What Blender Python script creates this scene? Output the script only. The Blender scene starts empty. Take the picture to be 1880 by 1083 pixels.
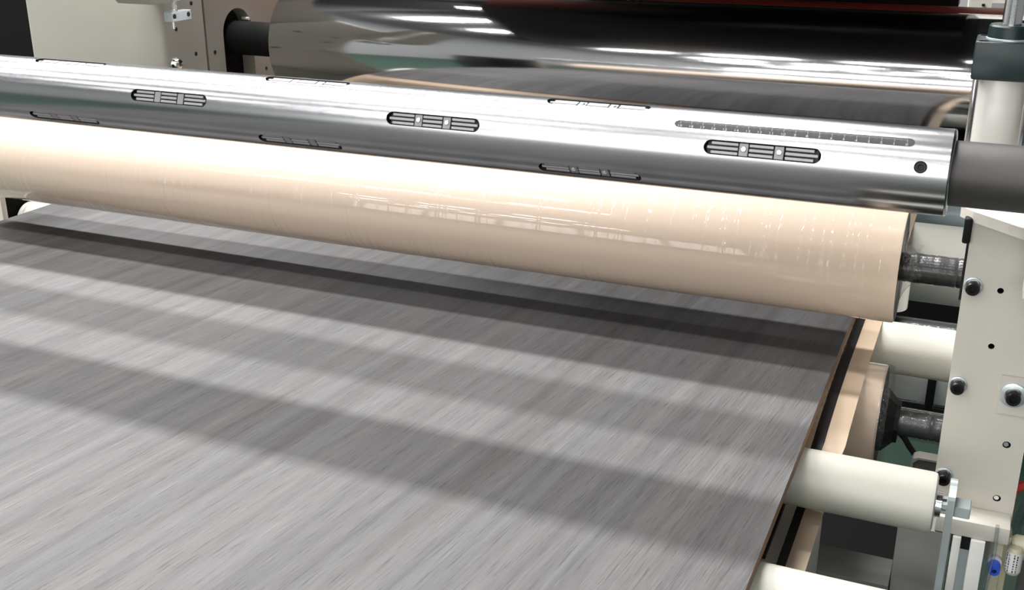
import bpy, bmesh, math, random
from mathutils import Vector, Matrix, Euler
random.seed(7)
R = math.radians
CZ = 1.38                       # height of the lens over the floor; all numbers below are relative to the lens
scene = bpy.context.scene
C = scene.collection

# ------------------------------------------------------------------ camera
cam_d = bpy.data.cameras.new('camera'); cam = bpy.data.objects.new('camera', cam_d); C.objects.link(cam)
cam.location = (0, 0, CZ)
cam.rotation_euler = (R(90 - 20.4575), 0, R(23.351))
cam_d.sensor_width = 36; cam_d.lens = 36 * 2040 / 1880
cam_d.clip_start = 0.01; cam_d.clip_end = 60
scene.camera = cam
vs = scene.view_settings
vs.view_transform = 'Standard'; vs.look = 'None'; vs.gamma = 1.0; vs.use_curve_mapping = False
vs.exposure = -0.38

# ------------------------------------------------------------------ world (closed hall, so only a trace)
wd = bpy.data.worlds.new('world'); scene.world = wd; wd.use_nodes = True
wd.node_tree.nodes['Background'].inputs[0].default_value = (0.6, 0.65, 0.7, 1)
wd.node_tree.nodes['Background'].inputs[1].default_value = 0.05

# ------------------------------------------------------------------ rows of ceiling lamps, each row parallel to the rollers
LAMP_Z = 4.02
# (distance along Y, watts per lamp, X of the lamps)
ROWS = [(4.555, 355, (-6.3, -3.8, -1.4)), (1.864, 280, (-6.3, -3.8, -1.5)), (-0.293, 112, (-6.1, -3.6, -1.3)),
        (-2.45, 45, (-5.5, -3.0, -0.5)), (-4.85, 60, (-6.6, -4.1, -1.6, 0.9)), (-7.25, 70, (-5.7, -3.2, -0.7)),
        (-9.65, 90, (-6.6, -4.1, -1.6, 0.9)), (-12.0, 90, (-5.7, -3.2, -0.7))]
for ry, watts, xs_ in ROWS:
    for lx in xs_:
        ld = bpy.data.lights.new('ceiling_lamp', 'AREA'); ld.shape = 'RECTANGLE'
        ld.size = 1.5; ld.size_y = 0.34; ld.energy = watts; ld.color = (1.0, 0.985, 0.97)
        lo = bpy.data.objects.new('ceiling_lamp', ld); C.objects.link(lo)
        lo.location = (lx, ry, CZ + LAMP_Z)

# ------------------------------------------------------------------ materials
def mat(name, col, rough=0.5, metal=0.0, coat=0.0, coat_rough=0.1, spec=0.5, noise=None, bump=None):
    m = bpy.data.materials.new(name); m.use_nodes = True
    nt = m.node_tree; b = nt.nodes['Principled BSDF']
    b.inputs['Base Color'].default_value = (*col, 1); b.inputs['Roughness'].default_value = rough
    b.inputs['Metallic'].default_value = metal; b.inputs['Coat Weight'].default_value = coat
    b.inputs['Coat Roughness'].default_value = coat_rough; b.inputs['Specular IOR Level'].default_value = spec
    if noise or bump:
        tc = nt.nodes.new('ShaderNodeTexCoord')
    if noise:                                      # (scale xyz, amount, roughness amount)
        mp = nt.nodes.new('ShaderNodeMapping'); mp.inputs['Scale'].default_value = noise[0]
        nt.links.new(tc.outputs['Object'], mp.inputs[0])
        n = nt.nodes.new('ShaderNodeTexNoise'); n.inputs['Scale'].default_value = 1; n.inputs['Detail'].default_value = 5
        nt.links.new(mp.outputs[0], n.inputs['Vector'])
        mr = nt.nodes.new('ShaderNodeMapRange'); mr.inputs['From Min'].default_value = .25; mr.inputs['From Max'].default_value = .75
        mr.inputs['To Min'].default_value = 1 - noise[1]; mr.inputs['To Max'].default_value = 1 + noise[1]
        nt.links.new(n.outputs['Fac'], mr.inputs[0])
        vm = nt.nodes.new('ShaderNodeVectorMath'); vm.operation = 'SCALE'; vm.inputs[0].default_value = col
        nt.links.new(mr.outputs[0], vm.inputs['Scale']); nt.links.new(vm.outputs[0], b.inputs['Base Color'])
        if len(noise) > 2:
            m2 = nt.nodes.new('ShaderNodeMapRange'); m2.inputs['From Min'].default_value = .3; m2.inputs['From Max'].default_value = .7
            m2.inputs['To Min'].default_value = rough - noise[2]; m2.inputs['To Max'].default_value = rough + noise[2]
            nt.links.new(n.outputs['Fac'], m2.inputs[0]); nt.links.new(m2.outputs[0], b.inputs['Roughness'])
    if bump:                                       # (scale xyz, strength, distance)
        mp = nt.nodes.new('ShaderNodeMapping'); mp.inputs['Scale'].default_value = bump[0]
        nt.links.new(tc.outputs['Object'], mp.inputs[0])
        n = nt.nodes.new('ShaderNodeTexNoise'); n.inputs['Scale'].default_value = 1; n.inputs['Detail'].default_value = 4
        nt.links.new(mp.outputs[0], n.inputs['Vector'])
        bp = nt.nodes.new('ShaderNodeBump'); bp.inputs['Strength'].default_value = bump[1]; bp.inputs['Distance'].default_value = bump[2]
        nt.links.new(n.outputs['Fac'], bp.inputs['Height']); nt.links.new(bp.outputs[0], b.inputs['Normal'])
    return m

def wrapped_mat(name, col, rough, metal, scale, strength, dist, coat=1.0, ridge=None):
    """a body under a skin of clear stretch film: the wrinkles live in the coat only"""
    m = mat(name, col, rough, metal, coat, 0.06)
    nt = m.node_tree; b = nt.nodes['Principled BSDF']
    tc = nt.nodes.new('ShaderNodeTexCoord')
    mp = nt.nodes.new('ShaderNodeMapping'); mp.inputs['Scale'].default_value = scale
    nt.links.new(tc.outputs['Object'], mp.inputs[0])
    n = nt.nodes.new('ShaderNodeTexNoise'); n.inputs['Scale'].default_value = 1; n.inputs['Detail'].default_value = 3
    n.inputs['Distortion'].default_value = .6
    nt.links.new(mp.outputs[0], n.inputs['Vector'])
    bp = nt.nodes.new('ShaderNodeBump'); bp.inputs['Strength'].default_value = strength; bp.inputs['Distance'].default_value = dist
    h = n.outputs['Fac']
    if ridge:                                      # flat film with only a few sharp creases standing up
        mr = nt.nodes.new('ShaderNodeMapRange'); mr.inputs['From Min'].default_value, mr.inputs['From Max'].default_value = ridge
        nt.links.new(h, mr.inputs[0]); h = mr.outputs[0]
    nt.links.new(h, bp.inputs['Height']); nt.links.new(bp.outputs[0], b.inputs['Coat Normal'])
    return m

def film_mat(name, tint, gloss, crinkle=.6):
    m = bpy.data.materials.new(name); m.use_nodes = True; nt = m.node_tree
    for n in list(nt.nodes): nt.nodes.remove(n)
    o = nt.nodes.new('ShaderNodeOutputMaterial'); mx = nt.nodes.new('ShaderNodeMixShader')
    t = nt.nodes.new('ShaderNodeBsdfTransparent'); t.inputs[0].default_value = (*tint, 1)
    g = nt.nodes.new('ShaderNodeBsdfGlossy'); g.inputs['Roughness'].default_value = .08; g.inputs[0].default_value = (.9, .92, .95, 1)
    mx.inputs[0].default_value = gloss
    tc = nt.nodes.new('ShaderNodeTexCoord'); n = nt.nodes.new('ShaderNodeTexNoise'); n.inputs['Scale'].default_value = 160
    nt.links.new(tc.outputs['Object'], n.inputs['Vector'])
    bp = nt.nodes.new('ShaderNodeBump'); bp.inputs['Strength'].default_value = crinkle; bp.inputs['Distance'].default_value = .004
    nt.links.new(n.outputs['Fac'], bp.inputs['Height']); nt.links.new(bp.outputs[0], g.inputs['Normal'])
    nt.links.new(t.outputs[0], mx.inputs[1]); nt.links.new(g.outputs[0], mx.inputs[2]); nt.links.new(mx.outputs[0], o.inputs[0])
    return m

def emit_mat(name, col, s):
    m = bpy.data.materials.new(name); m.use_nodes = True
    b = m.node_tree.nodes['Principled BSDF']; b.inputs['Base Color'].default_value = (*col, 1)
    b.inputs['Emission Color'].default_value = (*col, 1); b.inputs['Emission Strength'].default_value = s
    return m

def wood_mat():
    m = bpy.data.materials.new('grey_woodgrain_film'); m.use_nodes = True; nt = m.node_tree; b = nt.nodes['Principled BSDF']
    L = nt.links.new
    tc = nt.nodes.new('ShaderNodeTexCoord')
    rot = nt.nodes.new('ShaderNodeMapping'); rot.inputs['Rotation'].default_value = (0, 0, R(6.5))
    L(tc.outputs['Object'], rot.inputs[0])
    def nz(sc, detail=4, dist=0.0, rough=.55):
        mp = nt.nodes.new('ShaderNodeMapping'); mp.inputs['Scale'].default_value = sc; L(rot.outputs[0], mp.inputs[0])
        n = nt.nodes.new('ShaderNodeTexNoise'); n.inputs['Scale'].default_value = 1; n.inputs['Detail'].default_value = detail
        n.inputs['Distortion'].default_value = dist; n.inputs['Roughness'].default_value = rough
        L(mp.outputs[0], n.inputs['Vector']); return n.outputs['Fac']
    def ramp(src, stops):
        r = nt.nodes.new('ShaderNodeValToRGB'); e = r.color_ramp.elements
        e[0].position, e[0].color = stops[0][0], (*stops[0][1], 1); e[1].position, e[1].color = stops[-1][0], (*stops[-1][1], 1)
        for p, c in stops[1:-1]:
            x = e.new(p); x.color = (*c, 1)
        L(src, r.inputs[0]); return r.outputs[0]
    def mix(mode, fac, a, c):
        x = nt.nodes.new('ShaderNodeMix'); x.data_type = 'RGBA'; x.blend_type = mode
        if isinstance(fac, float): x.inputs[0].default_value = fac
        else: L(fac, x.inputs[0])
        L(a, x.inputs[6]); L(c, x.inputs[7]); return x.outputs[2]
    broad = ramp(nz((7, .7, 1), 3), [(.3, (.046, .0455, .0465)), (.5, (.057, .0557, .0565)), (.7, (.070, .069, .070))])
    mid = ramp(nz((60, 2.2, 1), 4, .3), [(.3, (.76, .755, .76)), (.55, (1, 1, 1)), (.75, (1.18, 1.17, 1.16))])
    fine = ramp(nz((700, 26, 1), 3), [(.30, (.58, .575, .575)), (.42, (.95, .95, .95)), (.64, (1.03, 1.03, 1.03)), (.76, (1.5, 1.48, 1.46))])
    warm = ramp(nz((16, 1.0, 1), 2), [(.35, (.98, 1.0, 1.02)), (.65, (1.03, .995, .98))])
    pore = ramp(nz((380, 10, 1), 2, .5), [(.26, (.55, .54, .54)), (.33, (1, 1, 1))])
    col = mix('MULTIPLY', 1.0, broad, mid); col = mix('MULTIPLY', .8, col, fine); col = mix('MULTIPLY', 1.0, col, warm); col = mix('MULTIPLY', .8, col, pore)
    L(col, b.inputs['Base Color'])
    sm = nt.nodes.new('ShaderNodeMapRange'); sm.inputs['From Min'].default_value = .6; sm.inputs['From Max'].default_value = 1.3
    sm.inputs['To Min'].default_value = .36; sm.inputs['To Max'].default_value = .78; L(mix('MULTIPLY', 1.0, fine, mid), sm.inputs[0])
    L(sm.outputs[0], b.inputs['Specular IOR Level'])
    b.inputs['Roughness'].default_value = .60
    bp = nt.nodes.new('ShaderNodeBump'); bp.inputs['Strength'].default_value = .6; bp.inputs['Distance'].default_value = .0005
    ad = nt.nodes.new('ShaderNodeMath'); ad.operation = 'ADD'; L(nz((620, 22, 1), 3), ad.inputs[0]); L(nz((380, 10, 1), 2, .5), ad.inputs[1])
    L(ad.outputs[0], bp.inputs['Height']); L(bp.outputs[0], b.inputs['Normal'])
    return m

M = dict(
    wood=wood_mat(),
    mdf=mat('panel_core_brown', (.30, .17, .095), .75, noise=((80, 30, 400), .25)),
    alu=mat('machined_aluminium', (.46, .467, .485), .225, 1.0, noise=((1.2, 30, 30), .06, .05)),
    alu2=mat('bright_aluminium', (.78, .78, .77), .34, .3),
    slot=mat('slot_black', (.012, .012, .012), .6),
    rib=mat('grip_rib_grey', (.34, .335, .34), .45, .3),
    ribbase=mat('grip_base_dark', (.03, .03, .032), .6, 0),
    clip=mat('clip_grey', (.27, .27, .28), .45, .3),
    screw=mat('zinc_screw', (.85, .86, .88), .22, 1.0),
    ruler=mat('ruler_grey', (.050, .049, .049), .6, .0, spec=.2, noise=((60, 60, 60), .15)),
    ink=mat('ruler_white', (.42, .42, .42), .6, spec=.2),
    chrome=mat('hard_chrome', (.66, .66, .67), .10, 1.0, noise=((2, 30, 30), .03, .02)),
    chrome2=mat('chrome_rod', (.78, .78, .80), .12, 1.0),
    steel=mat('oxidised_steel', (.085, .08, .08), .5, .5, noise=((22, 22, 22), .28, .06)),
    tan=wrapped_mat('beige_rubber_in_film', (.62, .495, .39), .6, 0, (170, 5, 5), .5, .0022, ridge=(.56, .70)),
    tanweb=mat('beige_film', (.49, .38, .275), .5),
    black=mat('black_film', (.010, .0095, .0105), .45, spec=.25),
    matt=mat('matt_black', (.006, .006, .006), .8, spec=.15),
    palebl=mat('pale_gloss_roller', (.58, .68, .72), .22),
    rubber=mat('black_rubber', (.008, .008, .009), .55, spec=.2),
    blackp=mat('black_paint', (.008, .008, .009), .3, spec=.25),
    wrapd=wrapped_mat('dark_steel_in_film', (.012, .012, .013), .4, .0, (300, 60, 60), .12, .010, coat=.4),
    wrapl=wrapped_mat('steel_in_film', (.05, .055, .055), .4, .2, (240, 60, 90), .15, .010, coat=.6),
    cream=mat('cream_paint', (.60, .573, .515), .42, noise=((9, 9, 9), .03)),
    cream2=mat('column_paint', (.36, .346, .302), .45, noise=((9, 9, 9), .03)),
    creamr=mat('cream_roller', (.68, .675, .60), .33, noise=((14, 14, 14), .02)),
    grey=mat('grey_paint', (.22, .22, .205), .5),
    grey_shaded=mat('shaded_grey_paint', (.12, .12, .112), .5),  # darker copy of the grey, shade of the cross beam put into it
    white=mat('white_plastic', (.80, .80, .77), .4),
    green=mat('dark_green_paint', (.0045, .0155, .0175), .38),
    barrel=mat('cylinder_barrel', (.66, .65, .62), .38, .25),
    zinc=mat('zinc_plate', (.60, .66, .68), .32, .6, noise=((40, 40, 20), .08, .05)),
    red=mat('red_silicone', (.42, .06, .045), .45),
    floor=mat('green_epoxy', (.010, .034, .0215), .5, noise=((3, 3, 3), .15)),
    wall=mat('hall_wall', (.30, .31, .31), .8),
    ceil=mat('hall_ceiling', (.06, .06, .062), .9),
    fill_pane=emit_mat('fill_glow', (1.0, .985, .96), 6.0),  # glow of the added fill panels
    film=film_mat('clear_film', (.88, .88, .88), .055),
    tube=film_mat('clear_tube', (.84, .86, .88), .10, .0),
    blue=mat('blue_plastic', (.02, .09, .62), .35),
    redt=mat('red_tube', (.60, .05, .04), .35),
    valve=mat('beige_plastic', (.52, .49, .36), .45),
    label=mat('sticker', (.72, .73, .72), .5),
)

# ------------------------------------------------------------------ mesh helpers
class MB:
    def __init__(s): s.v = []; s.f = []
    def add(s, vs, fs):
        n = len(s.v); s.v += [tuple(p) for p in vs]; s.f += [tuple(i + n for i in f) for f in fs]; return s
    def box(s, x0, x1, y0, y1, z0, z1, bev=0.0, seg=2):
        bm = bmesh.new(); bmesh.ops.create_cube(bm, size=1)
        for v in bm.verts:
            v.co = ((x0 + x1) / 2 + v.co.x * (x1 - x0), (y0 + y1) / 2 + v.co.y * (y1 - y0), (z0 + z1) / 2 + v.co.z * (z1 - z0))
        if bev: bmesh.ops.bevel(bm, geom=bm.edges[:], offset=bev, segments=seg, affect='EDGES', profile=.5)
        return s.bm(bm)
    def bm(s, bm):
        bm.verts.index_update()
        s.add([v.co[:] for v in bm.verts], [[v.index for v in f.verts] for f in bm.faces]); bm.free(); return s
    def lathe(s, axis, c, prof, seg=48, rot=0.0):
        """prof = [(position along the axis, radius)], c = the two other coordinates"""
        rings = []; vs = []; fs = []
        for a, r in prof:
            if r <= 1e-7: vs.append((a, 0, 0)); rings.append([len(vs) - 1])
            else:
                st = len(vs)
                for i in range(seg):
                    t = 2 * math.pi * i / seg + rot; vs.append((a, r * math.cos(t), r * math.sin(t)))
                rings.append(list(range(st, st + seg)))
        for A, B in zip(rings, rings[1:]):
            for i in range(seg):
                j = (i + 1) % seg
                if len(A) == 1 and len(B) == 1: continue
                if len(A) == 1: fs.append((A[0], B[i], B[j]))
                elif len(B) == 1: fs.append((A[i], B[0], A[j]))
                else: fs.append((A[i], B[i], B[j], A[j]))
        if axis == 'x': vs = [(a, c[0] + p, c[1] + q) for a, p, q in vs]
        elif axis == 'y': vs = [(c[0] + q, a, c[1] + p) for a, p, q in vs]
        else: vs = [(c[0] + p, c[1] + q, a) for a, p, q in vs]
        return s.add(vs, fs)
    def cyl(s, axis, c, a0, a1, r, seg=48, bev=0.0, rot=0.0):
        if bev: return s.lathe(axis, c, [(a0, 0), (a0, r - bev), (a0 + bev, r), (a1 - bev, r), (a1, r - bev), (a1, 0)], seg, rot)
        return s.lathe(axis, c, [(a0, 0), (a0, r), (a1, r), (a1, 0)], seg, rot)
    def prism(s, pts, axis, a0, a1):
        """pts = polygon in the two other axes ((y,z), (x,z) or (x,y)), extruded from a0 to a1"""
        def P(p, a): return (a, p[0], p[1]) if axis == 'x' else ((p[0], a, p[1]) if axis == 'y' else (p[0], p[1], a))
        n = len(pts); vs = [P(p, a0) for p in pts] + [P(p, a1) for p in pts]
        fs = [tuple(range(n)), tuple(range(2 * n - 1, n - 1, -1))] + [(i, i + n, (i + 1) % n + n, (i + 1) % n) for i in range(n)]
        return s.add(vs, fs)
    def tubepath(s, pts, r, seg=10, sub=8):
        P = [Vector(p) for p in pts]; cur = []
        for i in range(len(P) - 1):
            p0 = P[max(i - 1, 0)]; p1 = P[i]; p2 = P[i + 1]; p3 = P[min(i + 2, len(P) - 1)]
            for k in range(sub):
                t = k / sub
                cur.append(.5 * ((2 * p1) + (p2 - p0) * t + (2 * p0 - 5 * p1 + 4 * p2 - p3) * t * t + (3 * p1 - p0 - 3 * p2 + p3) * t ** 3))
        cur.append(P[-1]); vs = []; fs = []
        for i, p in enumerate(cur):
            d = (cur[min(i + 1, len(cur) - 1)] - cur[max(i - 1, 0)]).normalized()
            u = d.cross(Vector((0.3, .2, 1))).normalized(); w = d.cross(u)
            for k in range(seg):
                a = 2 * math.pi * k / seg; vs.append(p + r * (math.cos(a) * u + math.sin(a) * w))
        for i in range(len(cur) - 1):
            for k in range(seg):
                j = (k + 1) % seg; fs.append((i * seg + k, i * seg + j, (i + 1) * seg + j, (i + 1) * seg + k))
        fs.append(tuple(range(seg))[::-1]); fs.append(tuple(range((len(cur) - 1) * seg, len(cur) * seg)))
        return s.add(vs, fs)

WL = {}
def mesh_from(mb, name, m, origin, smooth=True, ang=35):
    me = bpy.data.meshes.new(name)
    me.from_pydata([(v[0] - origin[0], v[1] - origin[1], v[2] - origin[2]) for v in mb.v], [], mb.f)
    bm = bmesh.new(); bm.from_mesh(me); bmesh.ops.recalc_face_normals(bm, faces=bm.faces[:]); bm.to_mesh(me); bm.free()
    me.materials.append(m)
    if smooth:
        me.polygons.foreach_set('use_smooth', [True] * len(me.polygons)); me.set_sharp_from_angle(angle=R(ang))
    me.update(); return me
def tag(o, label, cat=None, group=None, kind=None):
    if label: o['label'] = label
    if cat: o['category'] = cat
    if group: o['group'] = group
    if kind: o['kind'] = kind
    return o
def thing(name, label, cat, loc, group=None):
    o = bpy.data.objects.new(name, None); C.objects.link(o); o.empty_display_size = .05
    o.location = (loc[0], loc[1], loc[2] + CZ); WL[o.name] = Vector(loc); return tag(o, label, cat, group)
def part(name, mb, m, parent, label=None, smooth=True, ang=35, kind=None):
    xs, ys, zs = zip(*mb.v); org = Vector(((min(xs) + max(xs)) / 2, (min(ys) + max(ys)) / 2, (min(zs) + max(zs)) / 2))
    o = bpy.data.objects.new(name, mesh_from(mb, name, m, org, smooth, ang)); C.objects.link(o)
    if parent is not None: o.parent = parent; o.location = org - WL[parent.name]
    else: o.location = org + Vector((0, 0, CZ))
    WL[o.name] = org
    if label: o['label'] = label
    if kind: o['kind'] = kind
    return o
def solo(name, mb, m, label, cat, group=None, **k): return tag(part(name, mb, m, None, **k), label, cat, group)
def struct(name, mb, m, label, parent=None):
    o = part(name, mb, m, parent, smooth=False); return tag(o, label, None, None, 'structure')
def cut(o, cutters):
    """flat plates only: real holes through or into the plate"""
    for mb in cutters:
        me = mesh_from(mb, 'cutter', M['slot'], (0, 0, 0), False)
        c = bpy.data.objects.new('cutter', me); C.objects.link(c); c.location = (0, 0, CZ)
        md = o.modifiers.new('hole', 'BOOLEAN'); md.operation = 'DIFFERENCE'; md.object = c; md.solver = 'EXACT'
        bpy.context.view_layer.update()
        new = bpy.data.meshes.new_from_object(o.evaluated_get(bpy.context.evaluated_depsgraph_get()))
        o.modifiers.clear(); o.data = new; bpy.data.objects.remove(c)

# ================================================================== the hall
FZ = -CZ
struct('floor', MB().box(-9, 7, -14, 9, FZ - .1, FZ), M['floor'], 'dark green epoxy factory floor')
struct('ceiling', MB().box(-9, 7, -14, 9, 4.75, 4.85), M['ceil'], 'dark grey hall ceiling')
struct('wall_back', MB().box(-9, 7, 9, 9.1, FZ - .1, 4.85), M['wall'], 'pale hall wall behind the machine')
struct('wall_left', MB().box(-9.1, -9, -14.1, 9.1, FZ - .1, 4.85), M['wall'], 'pale hall wall at the left')
struct('wall_right', MB().box(7, 7.1, -14.1, 9.1, FZ - .1, 4.85), M['wall'], 'pale hall wall at the right')
wf = struct('wall_front', MB().box(-9, 7, -14.1, -14, FZ - .1, 4.85), M['wall'], 'pale hall wall behind the viewer')
for i in range(5):  # glowing panels added as low fill light for the upright faces
    x0 = -8.6 + 3.1 * i
    w_ = struct('window_%d' % (i + 1), MB().box(x0, x0 + 2.8, -14.0, -13.98, -.3, 2.9), M['fill_pane'], 'added glowing fill panel on the wall behind the viewer')
    for k in range(5): part('window_bar', MB().box(x0 - .03 + .7 * k, x0 + .03 + .7 * k, -13.98, -13.95, -.3, 2.9), M['grey'], w_, smooth=False)

# ================================================================== the laminated board
BT, BB = -.476, -.492
BX0, BX1, BY0, BY1 = -1.3326, -.114, -.45, 1.86
board = thing('laminated_board', 'long flat board faced with grey woodgrain film, passing under the beige roller', 'board', ((BX0 + BX1) / 2, .7, BB))
part('board_core', MB().box(BX0, BX1, BY0, BY1, BB, BT - .0006), M['mdf'], board, 'brown fibreboard edge', smooth=False)
part('decor_film', MB().box(BX0 + .0004, BX1 + .0012, BY0, BY1, BT - .0006, BT), M['wood'], board, 'grey woodgrain film face', smooth=False)
# ragged clear film hanging from the right edge of the board
mb = MB(); n = 46; vs = []; fs = []
for i in range(n + 1):
    t = i / n; y = .98 + t * .30
    drop = .0015 + .013 * max(0, math.sin(math.pi * t)) ** .8 + .002 * math.sin(i * .9)
    vs += [(BX1 + .0012, y, BT - .0004), (BX1 + .0035 + .0012 * math.sin(i * 1.3), y, BT - drop * .5), (BX1 + .004 + .002 * math.sin(i * 2.1), y, BT - drop)]
for i in range(n):
    for k in range(2): a = i * 3 + k; fs.append((a, a + 1, a + 4, a + 3))
mb.add(vs, fs); part('film_fringe', mb, M['film'], board, 'clear ragged film fringe')

# ================================================================== the film web that runs under the board
def web_profile():
    p = [(2.3, -.4935), (1.7, -.4935), (1.30, -.4930), (1.167, -.4922), (1.08, -.4965), (1.02, -.5035), (.996, -.508)]
    p += [(.986, -.512), (.980, -.520), (.978, -.532), (.974, -.546), (.964, -.5535), (.95, -.556), (.84, -.5565), (.6, -.557), (.3, -.557)]
    return p
WP = web_profile()
def strip(xa, xb, xa2, xb2, dz=0.0, n=None):
    vs = []; fs = []; n = n or len(WP)
    for i, (y, z) in enumerate(WP[:n]):
        t = 0 if i < 7 else min(1, (i - 6) / 6)
        a = xa + (xa2 - xa) * t; b = xb + (xb2 - xb) * t
        vs += [(a, y, z + dz), (b, y, z + dz), (a, y, z + dz - .0006), (b, y, z + dz - .0006)]
    for i in range(n - 1):
        q = i * 4; r = q + 4
        fs += [(q, q + 1, r + 1, r), (q + 2, r + 2, r + 3, q + 3), (q, r, r + 2, q + 2), (q + 1, q + 3, r + 3, r + 1)]
    return MB().add(vs, fs)
web = thing('film_web', 'beige backing film with a black edge stripe running under the grey board', 'film web', (-.7, 1.2, -.557))
part('film_sheet', strip(-1.362, -.1125, -1.362, -.1155, n=12), M['tanweb'], web)
part('edge_stripe', strip(-.1125, -.1015, -.1155, -.1075), M['black'], web, 'matt black edge stripe')
part('film_margin', strip(-.1015, -.082, -.1075, -.0905), M['tanweb'], web, 'pale beige film margin')

# ================================================================== the air shaft
SY, SZ, SR = .9735, -.2283, .0365
SX0, SX1 = -1.75, -.0212
shaft = thing('air_shaft', 'polished aluminium air shaft with rows of slotted grips and a ruler scale', 'shaft', (-.6, SY, SZ))
PITCH = .315; SL = .100; HW = math.degrees(.0064 / SR)
slots = []
for k in range(-1, 5):
    for th in (18.9, 138.9, -101.1):
        a = -.2238 - PITCH * k
        if a + SL < -.09: slots.append((a, a + SL, th, HW, .009))
    for th in (78.9, -41.1, 198.9):
        a = -.381 - PITCH * k
        if a + SL < -.09 and a > -1.7: slots.append((a, a + SL, th, HW, .009))
RULER = (-.2533, -.0520, 49.2, math.degrees(.0042 / SR), .0007)
SCREW = (-.0448 - .0051, -.0448 + .0051, 17.0, math.degrees(.0051 / SR), .008)
holes = slots + [RULER, SCREW]
def hole_x(h, th):
    a, b, c, hw, d = h; rr = R(hw) * SR; s = R(th - c) * SR
    e = rr - math.sqrt(max(0, rr * rr - s * s)); return a + e, b - e
def spt(x, th, r=SR): return (x, SY - r * math.cos(R(th)), SZ + r * math.sin(R(th)))
def unwrap(c): return ((c + 180) % 360) - 180
holes = [(a, b, unwrap(c), hw, d) for a, b, c, hw, d in holes]; slots = holes[:-2]
ths = set(round(-180 + 2 * i, 4) for i in range(181))
for c, hw in set((h[2], h[3]) for h in holes):
    for k in range(-7, 8): ths.add(round(c + hw * math.sin(math.pi / 2 * k / 7), 4))
ths = sorted(t for t in ths if -180 <= t <= 180)
tl = [ths[0]]
for t in ths[1:]:
    if t - tl[-1] > .02: tl.append(t)
CH = .0022
mb = MB(); norms = []
vs = []; fs = []
def addq(p):
    n = len(vs); vs.extend(p); fs.append((n, n + 1, n + 2, n + 3))
for t0, t1 in zip(tl, tl[1:]):
    tm = (t0 + t1) / 2
    act = sorted([h for h in holes if abs(tm - h[2]) < h[3]], key=lambda h: h[0])
    L0 = [SX0]; L1 = [SX0]
    for h in act:
        a0, b0 = hole_x(h, t0); a1, b1 = hole_x(h, t1); L0 += [a0, b0]; L1 += [a1, b1]
    L0.append(SX1 - CH); L1.append(SX1 - CH)
    for i in range(0, len(L0), 2):
        p = [(L0[i], t0), (L0[i + 1], t0), (L1[i + 1], t1), (L1[i], t1)]
        n = len(vs); vs.extend(spt(x, t) for x, t in p); norms.extend((0, -math.cos(R(t)), math.sin(R(t))) for x, t in p); fs.append((n, n + 1, n + 2, n + 3))
org = Vector((-.6, SY, SZ))
me = bpy.data.meshes.new('shaft_tube'); me.from_pydata([tuple(Vector(v) - org) for v in vs], [], fs); me.materials.append(M['alu'])
me.polygons.foreach_set('use_smooth', [True] * len(me.polygons)); me.update(); me.normals_split_custom_set_from_vertices(norms)
o = bpy.data.objects.new('shaft_tube', me); C.objects.link(o); o.parent = shaft; WL[o.name] = org
# bevelled rim, end face
mb = MB().lathe('x', (SY, SZ), [(SX1 - CH, SR), (SX1 - CH * .4, SR - CH * .25), (SX1, SR - CH), (SX1, .02)], 96)
part('end_ring', mb, M['alu'], shaft, ang=60)
# slot walls and floors
for h in holes:
    mb = MB()
    a, b, c, hw, d = h; rr = R(hw) * SR; out = []
    for k in range(13):
        u = math.pi / 2 + math.pi * k / 12; out.append((a + rr + rr * math.cos(u), c + hw * math.sin(u)))
    for k in range(13):
        u = -math.pi / 2 + math.pi * k / 12; out.append((b - rr + rr * math.cos(u), c + hw * math.sin(u)))
    m = len(out); top = [spt(x, t) for x, t in out]; bot = [spt(x, t, SR - d) for x, t in out]
    f = [(i, (i + 1) % m, (i + 1) % m + m, i + m) for i in range(m)] + [tuple(range(m, 2 * m))]
    mb.add(top + bot, f)
    part('slot_lining', mb, M['slot'], shaft, 'black slot recess', smooth=False)
# grips: shared meshes in a frame where the outward normal is -Y
def rib_mesh(length, w, key):
    bm_ = MB().box(-length / 2, length / 2, -(SR - .0013), -(SR - .0055), -w / 2, w / 2, .0004, 1)
    return mesh_from(bm_, 'rib', M['rib'], (0, 0, 0), False)
RW = .0027
segs = [(.026, .298), (.392, .600), (.700, .976)]
ribm = {}
for si, (f0, f1) in enumerate(segs):
    for ri in (-1, 0, 1):
        short = .0035 if (ri != 0 and si != 1) else 0
        ribm[(si, ri)] = (rib_mesh((f1 - f0) * SL - short, RW, 0), (short / 2 if si == 0 else (-short / 2 if si == 2 else 0)))
basem = [mesh_from(MB().box(-(f1 - f0) * SL / 2, (f1 - f0) * SL / 2, -(SR - .0050), -(SR - .0082), -.0052, .0052), 'grip_pad', M['ribbase'], (0, 0, 0), False) for f0, f1 in segs]
clipm = mesh_from(MB().box(-.0040, .0040, -(SR - .0016), -(SR - .0060), -.0057, .0057, .0004, 1), 'clip_plate', M['clip'], (0, 0, 0), False)
scm = mesh_from(MB().cyl('y', (0, 0), -(SR - .0008), -(SR - .003), .0024, 20, .0004), 'clip_screw', M['screw'], (0, 0, 0), True)
def child(name, me, parent, loc, rot=None):
    o = bpy.data.objects.new(name, me); C.objects.link(o); o.parent = parent; o.location = loc
    if rot is not None: o.rotation_euler = (rot, 0, 0)
    return o
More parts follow.
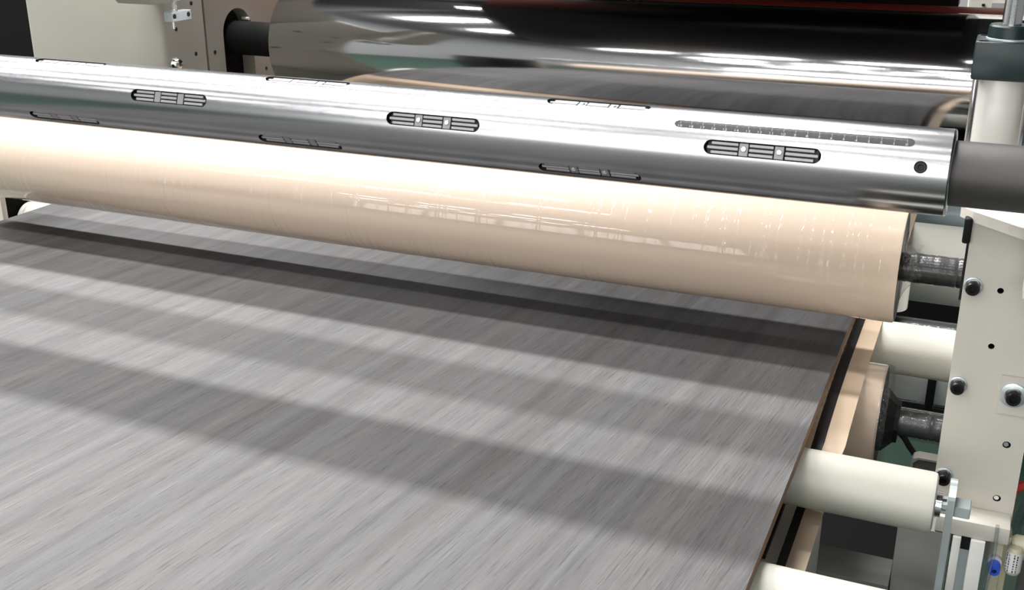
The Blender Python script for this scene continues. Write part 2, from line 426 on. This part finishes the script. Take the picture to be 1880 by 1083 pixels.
for a, b, c, hw, d in slots:
    if not (-70 < c < 100) or b < -1.12: continue
    for si, (f0, f1) in enumerate(segs):
        xc = a + SL * (f0 + f1) / 2
        pad = child('grip_pad', basem[si], shaft, (xc + .6, 0, 0), R(-c))
        for ri in (-1, 0, 1):
            me, dx = ribm[(si, ri)]
            lift = .0002 * ri * ri
            child('rib', me, pad, (dx, lift, ri * .0040))
    for fc in (.345, .648):
        cl = child('clip_plate', clipm, shaft, (a + SL * fc + .6, 0, 0), R(-c))
        if a > -.6: child('clip_screw', scm, cl, (0, 0, .0005))
# ruler
a, b, c, hw, d = RULER
mb = MB(); rr = R(hw) * SR; N = 60; vs = []; fs = []
rows = [c + hw * .99 * math.sin(math.pi / 2 * k / 6) for k in range(-6, 7)]
for t in rows:
    x0, x1 = hole_x(RULER, t); vs += [spt(x0 + .0001, t, SR - .00035), spt(x1 - .0001, t, SR - .00035)]
for i in range(len(rows) - 1): fs.append((2 * i, 2 * i + 1, 2 * i + 3, 2 * i + 2))
ruler = part('ruler_plate', mb.add(vs, fs), M['ruler'], shaft, 'dark grey engraved ruler strip with white centimetre numerals')
mb = MB(); X0R, XSTEP = -.0580, .1905 / 190
for i in range(191):
    x = X0R - XSTEP * i; ln = .0036 if i % 10 == 0 else (.0026 if i % 5 == 0 else .0018)
    t1 = c + hw * .95; t0 = t1 - math.degrees(ln / SR); w = .00008 if i % 10 else .00015
    mb.add([spt(x - w, t0, SR - .00022), spt(x + w, t0, SR - .00022), spt(x + w, t1, SR - .00022), spt(x - w, t1, SR - .00022)], [(0, 1, 2, 3)])
part('scale_ticks', mb, M['ink'], ruler, 'white millimetre ticks', smooth=False)
mb = MB(); dg = bpy.context.evaluated_depsgraph_get()
for i in range(20):
    cu = bpy.data.curves.new('num', 'FONT'); cu.body = str(i); cu.size = .0036; cu.align_x = 'CENTER'; cu.resolution_u = 2
    to = bpy.data.objects.new('num', cu); C.objects.link(to); bpy.context.view_layer.update()
    tm_ = bpy.data.meshes.new_from_object(to.evaluated_get(bpy.context.evaluated_depsgraph_get()))
    tb = c - hw * .80
    mb.add([spt(X0R - XSTEP * 10 * i + v.co.x * 1.25, tb + math.degrees(v.co.y / SR), SR - .0002) for v in tm_.vertices], [tuple(p.vertices) for p in tm_.polygons])
    bpy.data.objects.remove(to); bpy.data.curves.remove(cu); bpy.data.meshes.remove(tm_)
part('scale_numerals', mb, M['ink'], ruler, 'white numerals 0 to 19', smooth=False)
# set screw: a black hex socket down in its hole
bm_ = MB().lathe('y', (0, 0), [(-(SR - .0022), .0024), (-(SR - .0022), .0044), (-(SR - .006), .0044)], 24)
bm_.lathe('y', (0, 0), [(-(SR - .0022), .0024), (-(SR - .0055), .0024), (-(SR - .0055), 0)], 6)
child('set_screw', mesh_from(bm_, 'set_screw', M['blackp'], (0, 0, 0), True), shaft, (-.0448 + .6, 0, 0), R(-17))
# plain journal
part('journal', MB().lathe('x', (SY, SZ), [(SX1 - .05, .0268), (SX1 + .0, .0272), (.55, .0272), (.55, 0)], 80), M['steel'], shaft, 'dull dark grey steel journal')

# ================================================================== the beige nip rollers
NY, NR = 1.167, .0597
def wrapped_sleeve(x0, x1, y, z, r, seed):
    rnd = random.Random(seed); prof = []; x = x0
    while x < x1:
        prof.append((x, r + rnd.uniform(-.0004, .0006))); x += rnd.uniform(.0016, .0042)
    prof.append((x1, r)); return MB().lathe('x', (y, z), prof, 36)
UZ = -.3770
up = thing('press_roller', 'upper beige rubber roller wrapped in clear film, just above the grey board', 'roller', (-.7, NY, UZ - NR))
body = MB().lathe('x', (NY, UZ), [(-1.345, 0), (-1.345, NR - .002), (-1.343, NR), (-.0625, NR), (-.061, NR - .0015)], 160)
part('roller_body', body, M['tan'], up, ang=50)
part('end_face', MB().lathe('x', (NY, UZ), [(-.0611, NR - .0016), (-.0625, NR - .006), (-.0625, .018), (-.0625, 0)], 96), M['wrapd'], up, 'dark film-covered end face')
rnd = random.Random(4)
mb = MB(); prof_n = 7; seg = 60; vs = []; fs = []
for k in range(prof_n):
    t = k / (prof_n - 1); x = -.0612 + .020 * t ** 1.6; r = .040 * (1 - t) ** 2.6 + .0160
    for i in range(seg):
        q = 2 * math.pi * i / seg; w = r * (1 + .05 * math.sin(5 * q + k) * (1 - t) + rnd.uniform(-.012, .012)); vs.append((x + rnd.uniform(-.0006, .0006), NY + w * math.cos(q), UZ + w * math.sin(q)))
for k in range(prof_n - 1):
    for i in range(seg): j = (i + 1) % seg; fs.append((k * seg + i, (k + 1) * seg + i, (k + 1) * seg + j, k * seg + j))
part('film_cone', mb.add(vs, fs), M['film'], up, 'crumpled clear film gathered onto the journal')
part('journal', wrapped_sleeve(-.0625, .0035, NY, UZ, .0153, 3), M['wrapd'], up, 'dark steel journal wrapped in clear film')
part('journal', MB().cyl('x', (NY, UZ), -1.50, -1.343, .0153, 36), M['steel'], up)
mb = MB(); vs = []; fs = []; rnd = random.Random(11)                      # torn film corner standing off the end
for i in range(9):
    for k in range(9):
        u = i / 8; v = k / 8
        vs.append((-.060 + .019 * u * (.55 + .45 * v) + rnd.uniform(-.0009, .0009), NY - .020 + .012 * u + rnd.uniform(-.0016, .0016), UZ + .012 + .020 * v - .004 * u + rnd.uniform(-.0008, .0008)))
for i in range(8):
    for k in range(8): q = i * 9 + k; fs.append((q, q + 9, q + 10, q + 1))
part('film_tail', mb.add(vs, fs), M['film'], up, 'torn corner of clear film')
# machined half-round block beside the roller end
hb = []
for k in range(17):
    q = -math.pi / 2 + math.pi * k / 16; hb.append((-.0690 + .0145 * math.cos(q), 1.262 + .020 * math.sin(q)))
hb += [(-.079, 1.282), (-.079, 1.242)]
blk = part('half_round_block', MB().prism(hb, 'z', -.4560, -.4020), M['alu2'], up, 'bright machined half-round block', ang=25)
part('pin_hole', MB().cyl('z', (-.0695, 1.250), -.4021, -.4017, .0028, 20), M['slot'], blk, 'dark pin hole')

LZ = -.5536
lo = thing('support_roller', 'lower beige rubber roller with a black hub, under the film web', 'roller', (-.7, NY, LZ - NR))
part('roller_body', MB().lathe('x', (NY, LZ), [(-1.345, 0), (-1.345, NR - .002), (-1.343, NR), (-.0635, NR), (-.062, NR - .0015)], 160), M['tan'], lo, ang=50)
part('end_face', MB().lathe('x', (NY, LZ), [(-.0621, NR - .0016), (-.0635, NR - .006), (-.0635, 0)], 96), M['steel'], lo)
mb = MB(); vs = []; fs = []; rnd = random.Random(9)
for k in range(3):
    for i in range(96):
        q = 2 * math.pi * i / 96; r = NR + .0004 - .0016 * (k == 2) + rnd.uniform(-.0003, .0004); vs.append((-.0640 + .0045 * k + rnd.uniform(-.0004, .0004), NY + r * math.cos(q), LZ + r * math.sin(q)))
for k in range(2):
    for i in range(96): j = (i + 1) % 96; fs.append((k * 96 + i, (k + 1) * 96 + i, (k + 1) * 96 + j, k * 96 + j))
part('film_lip', mb.add(vs, fs), M['film'], lo, 'clear film lip over the roller end')
part('hub', MB().lathe('x', (NY, LZ), [(-.0632, .036), (-.058, .035), (-.0475, .024), (-.0435, .0235), (-.0435, .0155)], 10), M['rubber'], lo, 'black folded hub cover', ang=12)
part('journal', wrapped_sleeve(-.0632, .0035, NY, LZ, .0150, 8), M['wrapl'], lo, 'steel journal wrapped in crinkled clear film')
part('journal', MB().cyl('x', (NY, LZ), -1.50, -1.343, .0153, 36), M['steel'], lo)

# ================================================================== cream conveyor rollers
def idler(label, y, z, r, x0, x1, group, m=None, end=.0045):
    t = thing('conveyor_roller', label, 'roller', ((x0 + x1) / 2, y, z - r), group)
    part('roller_tube', MB().lathe('x', (y, z), [(x0, 0), (x0, r * .8), (x0 + .003, r), (x1 - end, r), (x1 - end * .3, r - end * .25), (x1, r - end), (x1, 0)], 96), m or M['creamr'], t, ang=45)
    return t
G = 'cream conveyor rollers'
ends = {}
for label, y in (('near cream conveyor roller with zinc bracket, carrying the grey board', .941), ('cream conveyor roller at the bottom edge of the photo', .7395)):
    t = idler(label, y, -.5195, .0274, -1.37, .0045, G); ends[y] = t
    part('collar', MB().lathe('x', (y, -.5195), [(.0045, .0115), (.0095, .0115), (.0095, .008), (.0135, .008)], 24), M['chrome2'], t, 'steel collar')
    part('axle_flat', MB().cyl('x', (y, -.5195), .0095, .0140, .0090, 6, rot=R(30)), M['zinc'], t)
    part('axle_nut', MB().cyl('x', (y, -.5195), .0200, .0335, .0098, 6, .0008, rot=R(30)), M['zinc'], t, 'zinc hexagon nut', ang=20)
idler('cream conveyor roller right behind the beige nip rollers', 1.309, -.5255, .0310, -1.425, .0032, G)
part('end_cap', MB().lathe('x', (1.309, -.5255), [(-1.438, 0), (-1.438, .024), (-1.434, .029), (-1.4255, .029), (-1.4255, 0)], 48), M['white'], [o for o in C.objects if o.name.startswith('conveyor_roller')][-1], 'white end cap')
idler('thick cream roller behind the wrapped upper journal', 1.754, -.5560, .0610, -1.405, .03, G)
idler('glossy pale roller farthest back, just above the thick cream roller', 2.10, -.5640, .0310, -1.405, .03, G, m=M['palebl'])
# brackets for the two front rollers
for y, lab in ((.941, 'zinc flat bracket holding the near cream roller'), (.7395, 'zinc flat bracket holding the roller at the bottom edge')):
    pts = []
    for k in range(13):
        q = math.pi * k / 12; pts.append((y + .0135 * math.cos(q), -.5070 + .0135 * math.sin(q)))
    pts += [(y - .0135, FZ), (y + .0135, FZ)]
    if y > .9: solo('roller_bracket', MB().prism(pts, 'x', .0140, .0200), M['zinc'], lab, 'bracket', smooth=False)

# ================================================================== rods and beams seen between the rollers
solo('wrapped_bar', MB().cyl('x', (1.50, -.5760), -1.45, .03, .020, 40), M['wrapl'], 'film-wrapped steel bar behind the cream roller', 'bar')
al = thing('aluminium_beam', 'flat aluminium cross beam below the cream roller, above the lower journal', 'beam', (-.7, 1.44, -.66))
part('beam_body', MB().box(-1.45, .02, 1.42, 1.46, -.640, -.5995, .001), M['alu2'], al)
part('rubber_clip', MB().box(-.0245, -.0140, 1.410, 1.4205, -.646, -.598, .001), M['rubber'], al, 'black rubber clip')
GR = 'chrome rods below the aluminium beam'
solo('chrome_rod', MB().cyl('x', (1.475, -.6620), -1.45, .03, .0085, 32), M['chrome2'], 'upper chrome rod right below the aluminium beam', 'rod', GR)
solo('chrome_rod', MB().cyl('x', (1.440, -.6690), -1.45, .03, .0075, 32), M['chrome2'], 'lower chrome rod close above the film-wrapped lower journal', 'rod', GR)
solo('power_cable', MB().tubepath([(-.32, 1.60, FZ + .004), (-.25, 1.60, -1.0), (-.12, 1.60, -.775), (-.062, 1.60, -.775), (-.038, 1.60, -.800), (-.015, 1.60, -.826), (.03, 1.6, -.838)], .0045), M['rubber'], 'black cable sagging over the green floor', 'cable')
bp_ = []
for cxx, czz, s in ((-.0215, -.6145, 90),):
    for k in range(7): q = R(180 - 15 * k); bp_.append((-.0190 + .006 * math.cos(q), -.6305 + .006 * math.sin(q)))
bp_ += [(.04, -.6245), (.04, -.70), (-.0250, -.70)]
gb = thing('guard_box', 'small cream box with a rounded corner behind the near conveyor roller', 'box', (.0, 1.22, -.70))
part('box_front', MB().prism(bp_, 'y', 1.235, 1.24), M['grey'], gb)
part('box_rim', MB().prism([(-.0268, -.70), (-.0268, -.6305), (-.0248, -.6250), (-.0193, -.6227), (.04, -.6227), (.04, -.6250), (-.0190, -.6250), (-.0246, -.6310), (-.0246, -.70)], 'y', 1.226, 1.243), M['cream'], gb)

# ================================================================== right side frame
fr = thing('side_frame', 'cream steel side frame plate with black socket bolts at the right', 'machine frame', (.035, 1.05, -.5815))
plate = part('frame_plate', MB().prism([(0, -.2835), (.0445, -.2935), (.10, -.306), (.10, -.44), (.0735, -.49), (.0735, -.5815), (.0005, -.5815)], 'y', 1.03, 1.05), M['cream'], fr, smooth=False)
hs = [(.0316, -.3442, .0028), (.0315, -.3982, .0028), (.0581, -.4936, .0036), (.0577, -.5508, .0036)]
cut(plate, [MB().cyl('y', (x, z), 1.02, 1.046, r, 24) for x, z, r in hs])
for x, z, r in hs:
    part('hole_lining', MB().lathe('y', (x, z), [(1.0312, r * .995), (1.0455, r * .995), (1.0455, 0)], 24), M['slot'], fr, 'dark hole lining')
    if r > .003: part('hole_screw', MB().lathe('y', (x - .0004, z - .0004), [(1.0322, 0), (1.0322, r * .62), (1.045, r * .62)], 16), M['screw'], fr, 'screw thread inside the hole')
part('shim_plate', MB().box(.0445, .098, 1.0272, 1.03, -.4615, -.4235), M['cream'], fr, smooth=False)
def bolt(x, z, wr, hr, y0):
    w = part('washer', MB().lathe('y', (x, z), [(y0, hr * .8), (y0, wr), (y0 - .0018, wr), (y0 - .0022, wr - .0006), (y0 - .0022, hr * .8)], 40), M['zinc'], fr, 'zinc washer')
    h = part('bolt_head', MB().lathe('y', (x, z), [(y0 - .002, hr * .98), (y0 - .0112, hr), (y0 - .0126, hr * .88), (y0 - .0126, hr * .52)], 32), M['blackp'], fr, 'black socket cap head')
    b_ = MB().lathe('y', (x, z), [(y0 - .0126, hr * .55), (y0 - .0075, hr * .55), (y0 - .0075, 0)], 6)
    part('hex_socket', b_, M['blackp'], h, smooth=False)
    part('spring_washer', MB().lathe('y', (x, z), [(y0 - .0020, hr * 1.18), (y0 - .0040, hr * 1.18), (y0 - .0040, hr * .9)], 32), M['chrome2'], fr)
for z in (-.3425, -.4405, -.5365): bolt(.0085, z, .0082, .0062, 1.03)
bolt(.0562, -.4410, .0118, .0066, 1.0272)
part('black_edge', MB().box(-.0022, .07, 1.051, 1.066, -.365, -.287), M['blackp'], fr, 'narrow black edge behind the plate', smooth=False)  # black box just behind the upper left edge of the plate
part('bearing_housing', MB().box(.004, .068, 1.066, 1.32, -.64, -.286, .002), M['cream'], fr)
part('rubber_bumper', MB().box(-.0065, .0005, 1.024, 1.04, -.3030, -.2795, .0022, 3), M['rubber'], fr, 'black rubber bumper')
part('corner_plate', MB().prism([(-.0005, 1.028), (.13, .905), (.13, 1.30), (-.011, 1.30), (-.011, 1.042)], 'z', -.2830, -.2735), M['cream'], fr, 'angled cream top plate', smooth=False)
part('side_bracket', MB().box(.0480, .10, .985, 1.029, -.3340, -.2935, .001), M['white'], fr, 'white side bracket')
part('ledge', MB().box(.0070, .0722, 1.0, 1.0298, -.5815, -.5645, .0012, 2), M['cream'], fr)
part('frame_leg', MB().box(-.0255, .0225, 1.0, 1.06, FZ, -.5822, .001), M['grey'], fr, 'shaded grey leg')
# aluminium profile column with its groove
pr = thing('profile_column', 'pale aluminium profile column with a dark groove, below the frame ledge', 'column', (.0385, 1.012, FZ))
part('profile_front', MB().box(.0243, .0318, .997, 1.03, FZ, -.5820, .0008), M['white'], pr)
part('profile_front', MB().box(.0402, .0530, .997, 1.03, FZ, -.5820, .0008), M['white'], pr)
part('groove', MB().box(.0318, .0402, 1.008, 1.03, FZ, -.5960), M['zinc'], pr, 'grey groove floor', smooth=False)
part('groove_plug', MB().box(.0318, .0402, 1.002, 1.03, -.5960, -.5820), M['rubber'], pr, 'dark groove plug', smooth=False)
# low cross frame below the near roller
lf = thing('low_frame', 'grey low cross frame around a dark opening below the near roller', 'machine frame', (-.3, .98, -.70))
part('cross_beam', MB().box(-1.38, -.0262, .985, 1.035, -.72, -.6440, .001), M['grey_shaded'], lf)
part('side_beam', MB().box(-.190, -.0945, .35, .984, -.66, -.5620, .001), M['cream'], lf)
part('black_strip', MB().box(-.1385, -.1270, .858, .966, -.5620, -.5570, .0008), M['rubber'], lf, 'narrow black strip')  # narrow black bar along the top of the side beam

# ================================================================== pneumatic cylinder, top right
PX, PY = .0080, 1.15
pc = thing('pneumatic_cylinder', 'upright pneumatic cylinder with dark green head and chrome rod', 'cylinder', (PX, PY, -.283))
part('barrel', MB().lathe('z', (PX, PY), [(-.2735, 0), (-.2735, .0208), (-.172, .0208), (-.172, 0)], 64), M['barrel'], pc, 'pale metal barrel')
for sx in (-1, 1):
    for sy in (-1, 1):
        part('tie_rod', MB().cyl('z', (PX + sx * .0232, PY + sy * .0215), -.2735, -.165, .0030, 20), M['chrome2'], pc, 'chrome tie rod')
hd = part('head_block', MB().box(PX - .0285, PX + .0285, PY - .0285, PY + .0285, -.1735, -.1385, .0018, 2), M['green'], pc, 'dark green head block')
cut(hd, [MB().cyl('z', (PX + sx * .0215, PY + sy * .0215), -.1425, -.10, .0045, 24) for sx in (-1, 1) for sy in (-1, 1)])
for sx in (-1, 1):
    for sy in (-1, 1):
        part('tie_nut', MB().cyl('z', (PX + sx * .0215, PY + sy * .0215), -.1430, -.1395, .0030, 6), M['blackp'], hd)
part('boss', MB().lathe('z', (PX, PY), [(-.1385, .0195), (-.1265, .0190), (-.1250, .0178), (-.1250, .0088)], 64), M['green'], pc, 'dark green round boss')
part('boss_ring', MB().lathe('z', (PX, PY), [(-.1386, .0204), (-.1372, .0204), (-.1368, .0195)], 64), M['zinc'], pc)
part('piston_rod', MB().cyl('z', (PX, PY), -.126, .12, .0086, 48), M['chrome2'], pc, 'chrome piston rod')

# ================================================================== tubes, valve and fitting, bottom right
va = thing('air_valve', 'small beige air valve with a printed sticker at the lower right corner', 'valve', (.085, 1.02, -.66))
part('valve_body', MB().box(.0655, .0760, 1.018, 1.04, -.650, -.5830, .001), M['valve'], va)
part('valve_plate', MB().box(.0600, .0700, 1.012, 1.018, -.655, -.585, .001), M['valve'], va)
part('valve_dome', MB().lathe('x', (1.022, -.5930), [(.0762, 0), (.0762, .009), (.080, .0115), (.112, .0115)], 32), M['valve'], va)
st = part('sticker', MB().lathe('z', (.0800, 1.0090), [(-.611, .0073), (-.590, .0073)], 28), M['label'], va, 'white sticker with tiny dark print')
part('sticker_cap', MB().lathe('z', (.0800, 1.0090), [(-.616, 0), (-.614, .0062), (-.6115, .0072), (-.5895, .0072), (-.5865, .0055), (-.5860, 0)], 28), M['valve'], va)
mb = MB(); rnd = random.Random(5)
for q0 in (-150, -128, -92, -70):
    z = -.6105
    while z < -.592:
        ln = rnd.uniform(.0008, .0024); q = R(q0)
        pts = []
        for (dq, zz) in ((-R(4), z), (R(4), z), (R(4), z + ln), (-R(4), z + ln)):
            pts.append((.0800 + .0074 * math.cos(q + dq), 1.0090 + .0074 * math.sin(q + dq), zz))
        mb.add(pts, [(0, 1, 2, 3)]); z += ln + rnd.uniform(.0006, .0014)
part('sticker_print', mb, M['rubber'], st, 'tiny dark print', smooth=False)
bf = thing('blue_fitting', 'bright blue push-in tube fitting beside the aluminium profile', 'fitting', (.0630, 1.0, -.62))
part('fitting_body', MB().lathe('y', (.0640, -.6080), [(.994, .0022), (.994, .0050), (1.0, .0056), (1.006, .0056)], 28), M['blue'], bf)
part('fitting_nut', MB().lathe('y', (.0640, -.6055), [(1.0062, .0030), (1.0062, .0062), (1.012, .0062)], 28), M['alu2'], bf)
GT = 'loose air tubes at the right'
solo('air_tube', MB().tubepath([(.0585, 1.0, -.58), (.0590, .995, -.61), (.0560, .99, -.65), (.052, .985, -.72)], .0022), M['tube'], 'clear air tube hanging beside the aluminium profile', 'tube', GT)
solo('air_tube', MB().tubepath([(.0605, .996, -.56), (.0612, .992, -.59), (.0585, .986, -.63), (.056, .98, -.70)], .0019), M['tube'], 'thin clear air tube hanging next to the blue fitting', 'tube', GT)
solo('air_tube', MB().tubepath([(.110, 1.06, -.530), (.094, 1.058, -.548), (.083, 1.058, -.575), (.079, 1.058, -.605)], .0042), M['tube'], 'thick clear tube curving past the frame plate edge', 'tube', GT)
solo('air_tube', MB().tubepath([(.120, 1.07, -.540), (.100, 1.070, -.562), (.090, 1.070, -.585), (.086, 1.070, -.62)], .0042), M['tube'], 'clear tube behind the thick clear one', 'tube', GT)
solo('air_tube', MB().tubepath([(.125, 1.078, -.530), (.100, 1.078, -.546), (.080, 1.078, -.558), (.0735, 1.078, -.566), (.0725, 1.078, -.60)], .0048), M['redt'], 'red air tube at the right edge', 'tube', GT)
cb = thing('grey_cabinet', 'shaded pale cabinet behind the tubes at the right edge', 'cabinet', (.35, 1.7, FZ))
part('body_box', MB().box(.16, .60, 1.5, 1.9, FZ, -.42, .01), M['wall'], cb)
part('cabinet_lid', MB().box(.155, .605, 1.495, 1.905, -.4198, -.40, .004), M['grey'], cb)

# ================================================================== chrome drum with its neighbours
DY, DZ, DR = 1.995, -.3160, .1127
dr = thing('chrome_drum', 'large mirror-polished chrome drum behind the air shaft', 'drum', (-.7, DY, DZ - DR))
part('drum_shell', MB().lathe('x', (DY, DZ), [(-1.3460, .03), (-1.3460, DR - .002), (-1.3440, DR), (.06, DR), (.06, 0)], 256), M['chrome'], dr, ang=50)
part('drum_journal', MB().cyl('x', (DY, DZ), -1.535, -1.3455, .0355, 48), M['matt'], dr, 'black journal')
solo('red_roller', MB().cyl('x', (2.33, -.2950), -1.40, .03, .0700, 96, .002), M['red'], 'dark red rubber roller peeking over the chrome drum', 'roller')
dk = thing('black_hood', 'black machine hood above the red roller', 'machine hood', (-.8, 2.6, -.2))
part('hood_panel', MB().box(-1.0, -.089, 2.55, 2.62, -.2480, .10, .003), M['blackp'], dk)
part('hood_cover', MB().box(-1.0, -.06, 1.70, 2.549, -.130, .275, .003), M['blackp'], dk)
lc_ = thing('rear_cabinet', 'cream cabinet in the far background at the top right', 'cabinet', (.1, 3.2, FZ))
part('body_box', MB().box(-.085, .9, 3.0, 3.5, -.8, .5, .01), M['cream'], lc_)
part('dark_floor_box', MB().box(-1.4, .89, 3.01, 3.49, FZ, -.8), M['matt'], lc_, 'black box standing in for the dark floor behind', smooth=False)  # black box added where the floor behind lies in the dark
part('cabinet_panel', MB().box(-.030, .85, 2.99, 3.0, -.75, -.2760, .002), M['grey'], lc_)
part('cabinet_latch', MB().box(-.052, -.045, 2.985, 3.0, -.285, -.2800, .001), M['rubber'], lc_)

# ================================================================== left machine column
lcx = thing('machine_column', 'broad cream machine column at the upper left', 'machine frame', (-1.67, 1.82, FZ))
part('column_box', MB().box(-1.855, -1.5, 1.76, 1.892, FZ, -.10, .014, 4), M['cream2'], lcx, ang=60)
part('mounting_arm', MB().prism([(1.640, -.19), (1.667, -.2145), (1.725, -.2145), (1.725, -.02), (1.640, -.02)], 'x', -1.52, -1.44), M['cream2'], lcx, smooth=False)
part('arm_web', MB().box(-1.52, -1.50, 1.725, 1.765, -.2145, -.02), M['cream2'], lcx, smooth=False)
for y, z in ((1.850, -.3310), (1.850, -.2310), (1.797, -.2760), (1.797, -.2310)):
    part('bolt_hole', MB().cyl('x', (y, z), -1.502, -1.4995, .0042, 20), M['slot'], lcx, 'dark bolt hole')
part('cap_screw', MB().lathe('x', (1.785, -.343), [(-1.50, .014), (-1.496, .0135), (-1.490, .010), (-1.487, 0)], 32), M['chrome2'], lcx, 'bright domed screw')
lp = thing('drum_side_plate', 'shaded side plate with a tall black slot for the drum journal', 'machine frame', (-1.52, 2.2, FZ))
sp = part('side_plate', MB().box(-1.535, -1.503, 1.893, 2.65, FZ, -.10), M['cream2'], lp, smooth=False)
sl = []
for k in range(25): q = math.pi * k / 24; sl.append((1.999 + .0512 * math.cos(q), -.3060 + .0512 * math.sin(q)))
sl += [(1.9478, -.52), (2.0502, -.52)]
cut(sp, [MB().prism(sl, 'x', -1.6, -1.45)])
part('slot_dark_box', MB().box(-1.78, -1.536, 1.90, 2.12, -.60, -.18), M['matt'], lp, 'black box standing in for the dark column interior', smooth=False)  # black box puts the dark column interior behind the slot
for y, z in ((1.915, -.3365), (2.090, -.395)):
    part('bolt_hole', MB().cyl('x', (y, z), -1.5035, -1.5025, .0042, 20), M['slot'], lp, 'dark bolt hole')
part('grease_nipple', MB().cyl('x', (2.034, -.280), -1.515, -1.498, .0035, 12), M['white'], lp, 'white grease nipple')
cbk = thing('clevis_block', 'small zinc clevis block with stud, hanging on the cream column', 'clevis', (-1.45, 1.745, -.2510))
cb_ = part('block', MB().box(-1.459, -1.440, 1.7175, 1.774, -.2510, -.2330, .0006, 1), M['zinc'], cbk)
for y in (1.7245, 1.765): part('block_hole', MB().cyl('x', (y, -.2410), -1.4402, -1.4396, .0046, 20), M['slot'], cb_, 'dark round hole')
part('stud', MB().lathe('z', (-1.449, 1.738), [(-.2332, .0075), (-.2300, .0075), (-.2300, .0042), (-.2100, .0042)], 20), M['chrome2'], cbk, 'steel stud')
part('pin', MB().cyl('z', (-1.449, 1.730), -.2650, -.2505, .0030, 16), M['chrome2'], cbk, 'steel pin')
part('stud_holder', MB().box(-1.456, -1.442, 1.7255, 1.748, -.2140, -.17, .001), M['white'], cbk)
bk = thing('dark_backdrop', 'black backdrop added for the dark open area at the far upper left corner', 'cabinet', (-2.4, 2.5, FZ))  # black box added to fill the dark open area beside the column
part('body_box', MB().box(-3.2, -1.95, 2.3, 2.8, FZ, .7, .01), M['matt'], bk)
part('backdrop_front', MB().box(-3.15, -2.0, 2.285, 2.3, -1.3, .65, .004), M['matt'], bk)
ps = thing('left_post', 'cream post at the left end of the beige rollers', 'post', (-1.5, 1.27, FZ))
part('post_body', MB().box(-1.62, -1.4290, 1.25, 1.261, FZ, -.30, .002), M['cream'], ps)
part('dark_gap_box', MB().box(-1.62, -1.4460, 1.262, 1.45, FZ, -.30, .003), M['matt'], ps)  # black box stands for the dark gap beside the post

tr = thing('dark_floor_slab', 'black slab standing in for the shaded floor in the dark opening below the near roller', 'shade stand-in', (-.7, 2.1, FZ))  # black slab added to darken the floor under the machine
part('slab_base', MB().box(-1.35, -.03, 1.60, 2.48, FZ, FZ + .02, .003), M['matt'], tr)
for y0, y1 in ((1.60, 1.612), (2.468, 2.48)): part('slab_rim', MB().box(-1.35, -.03, y0, y1, FZ + .02, FZ + .06), M['matt'], tr, smooth=False)
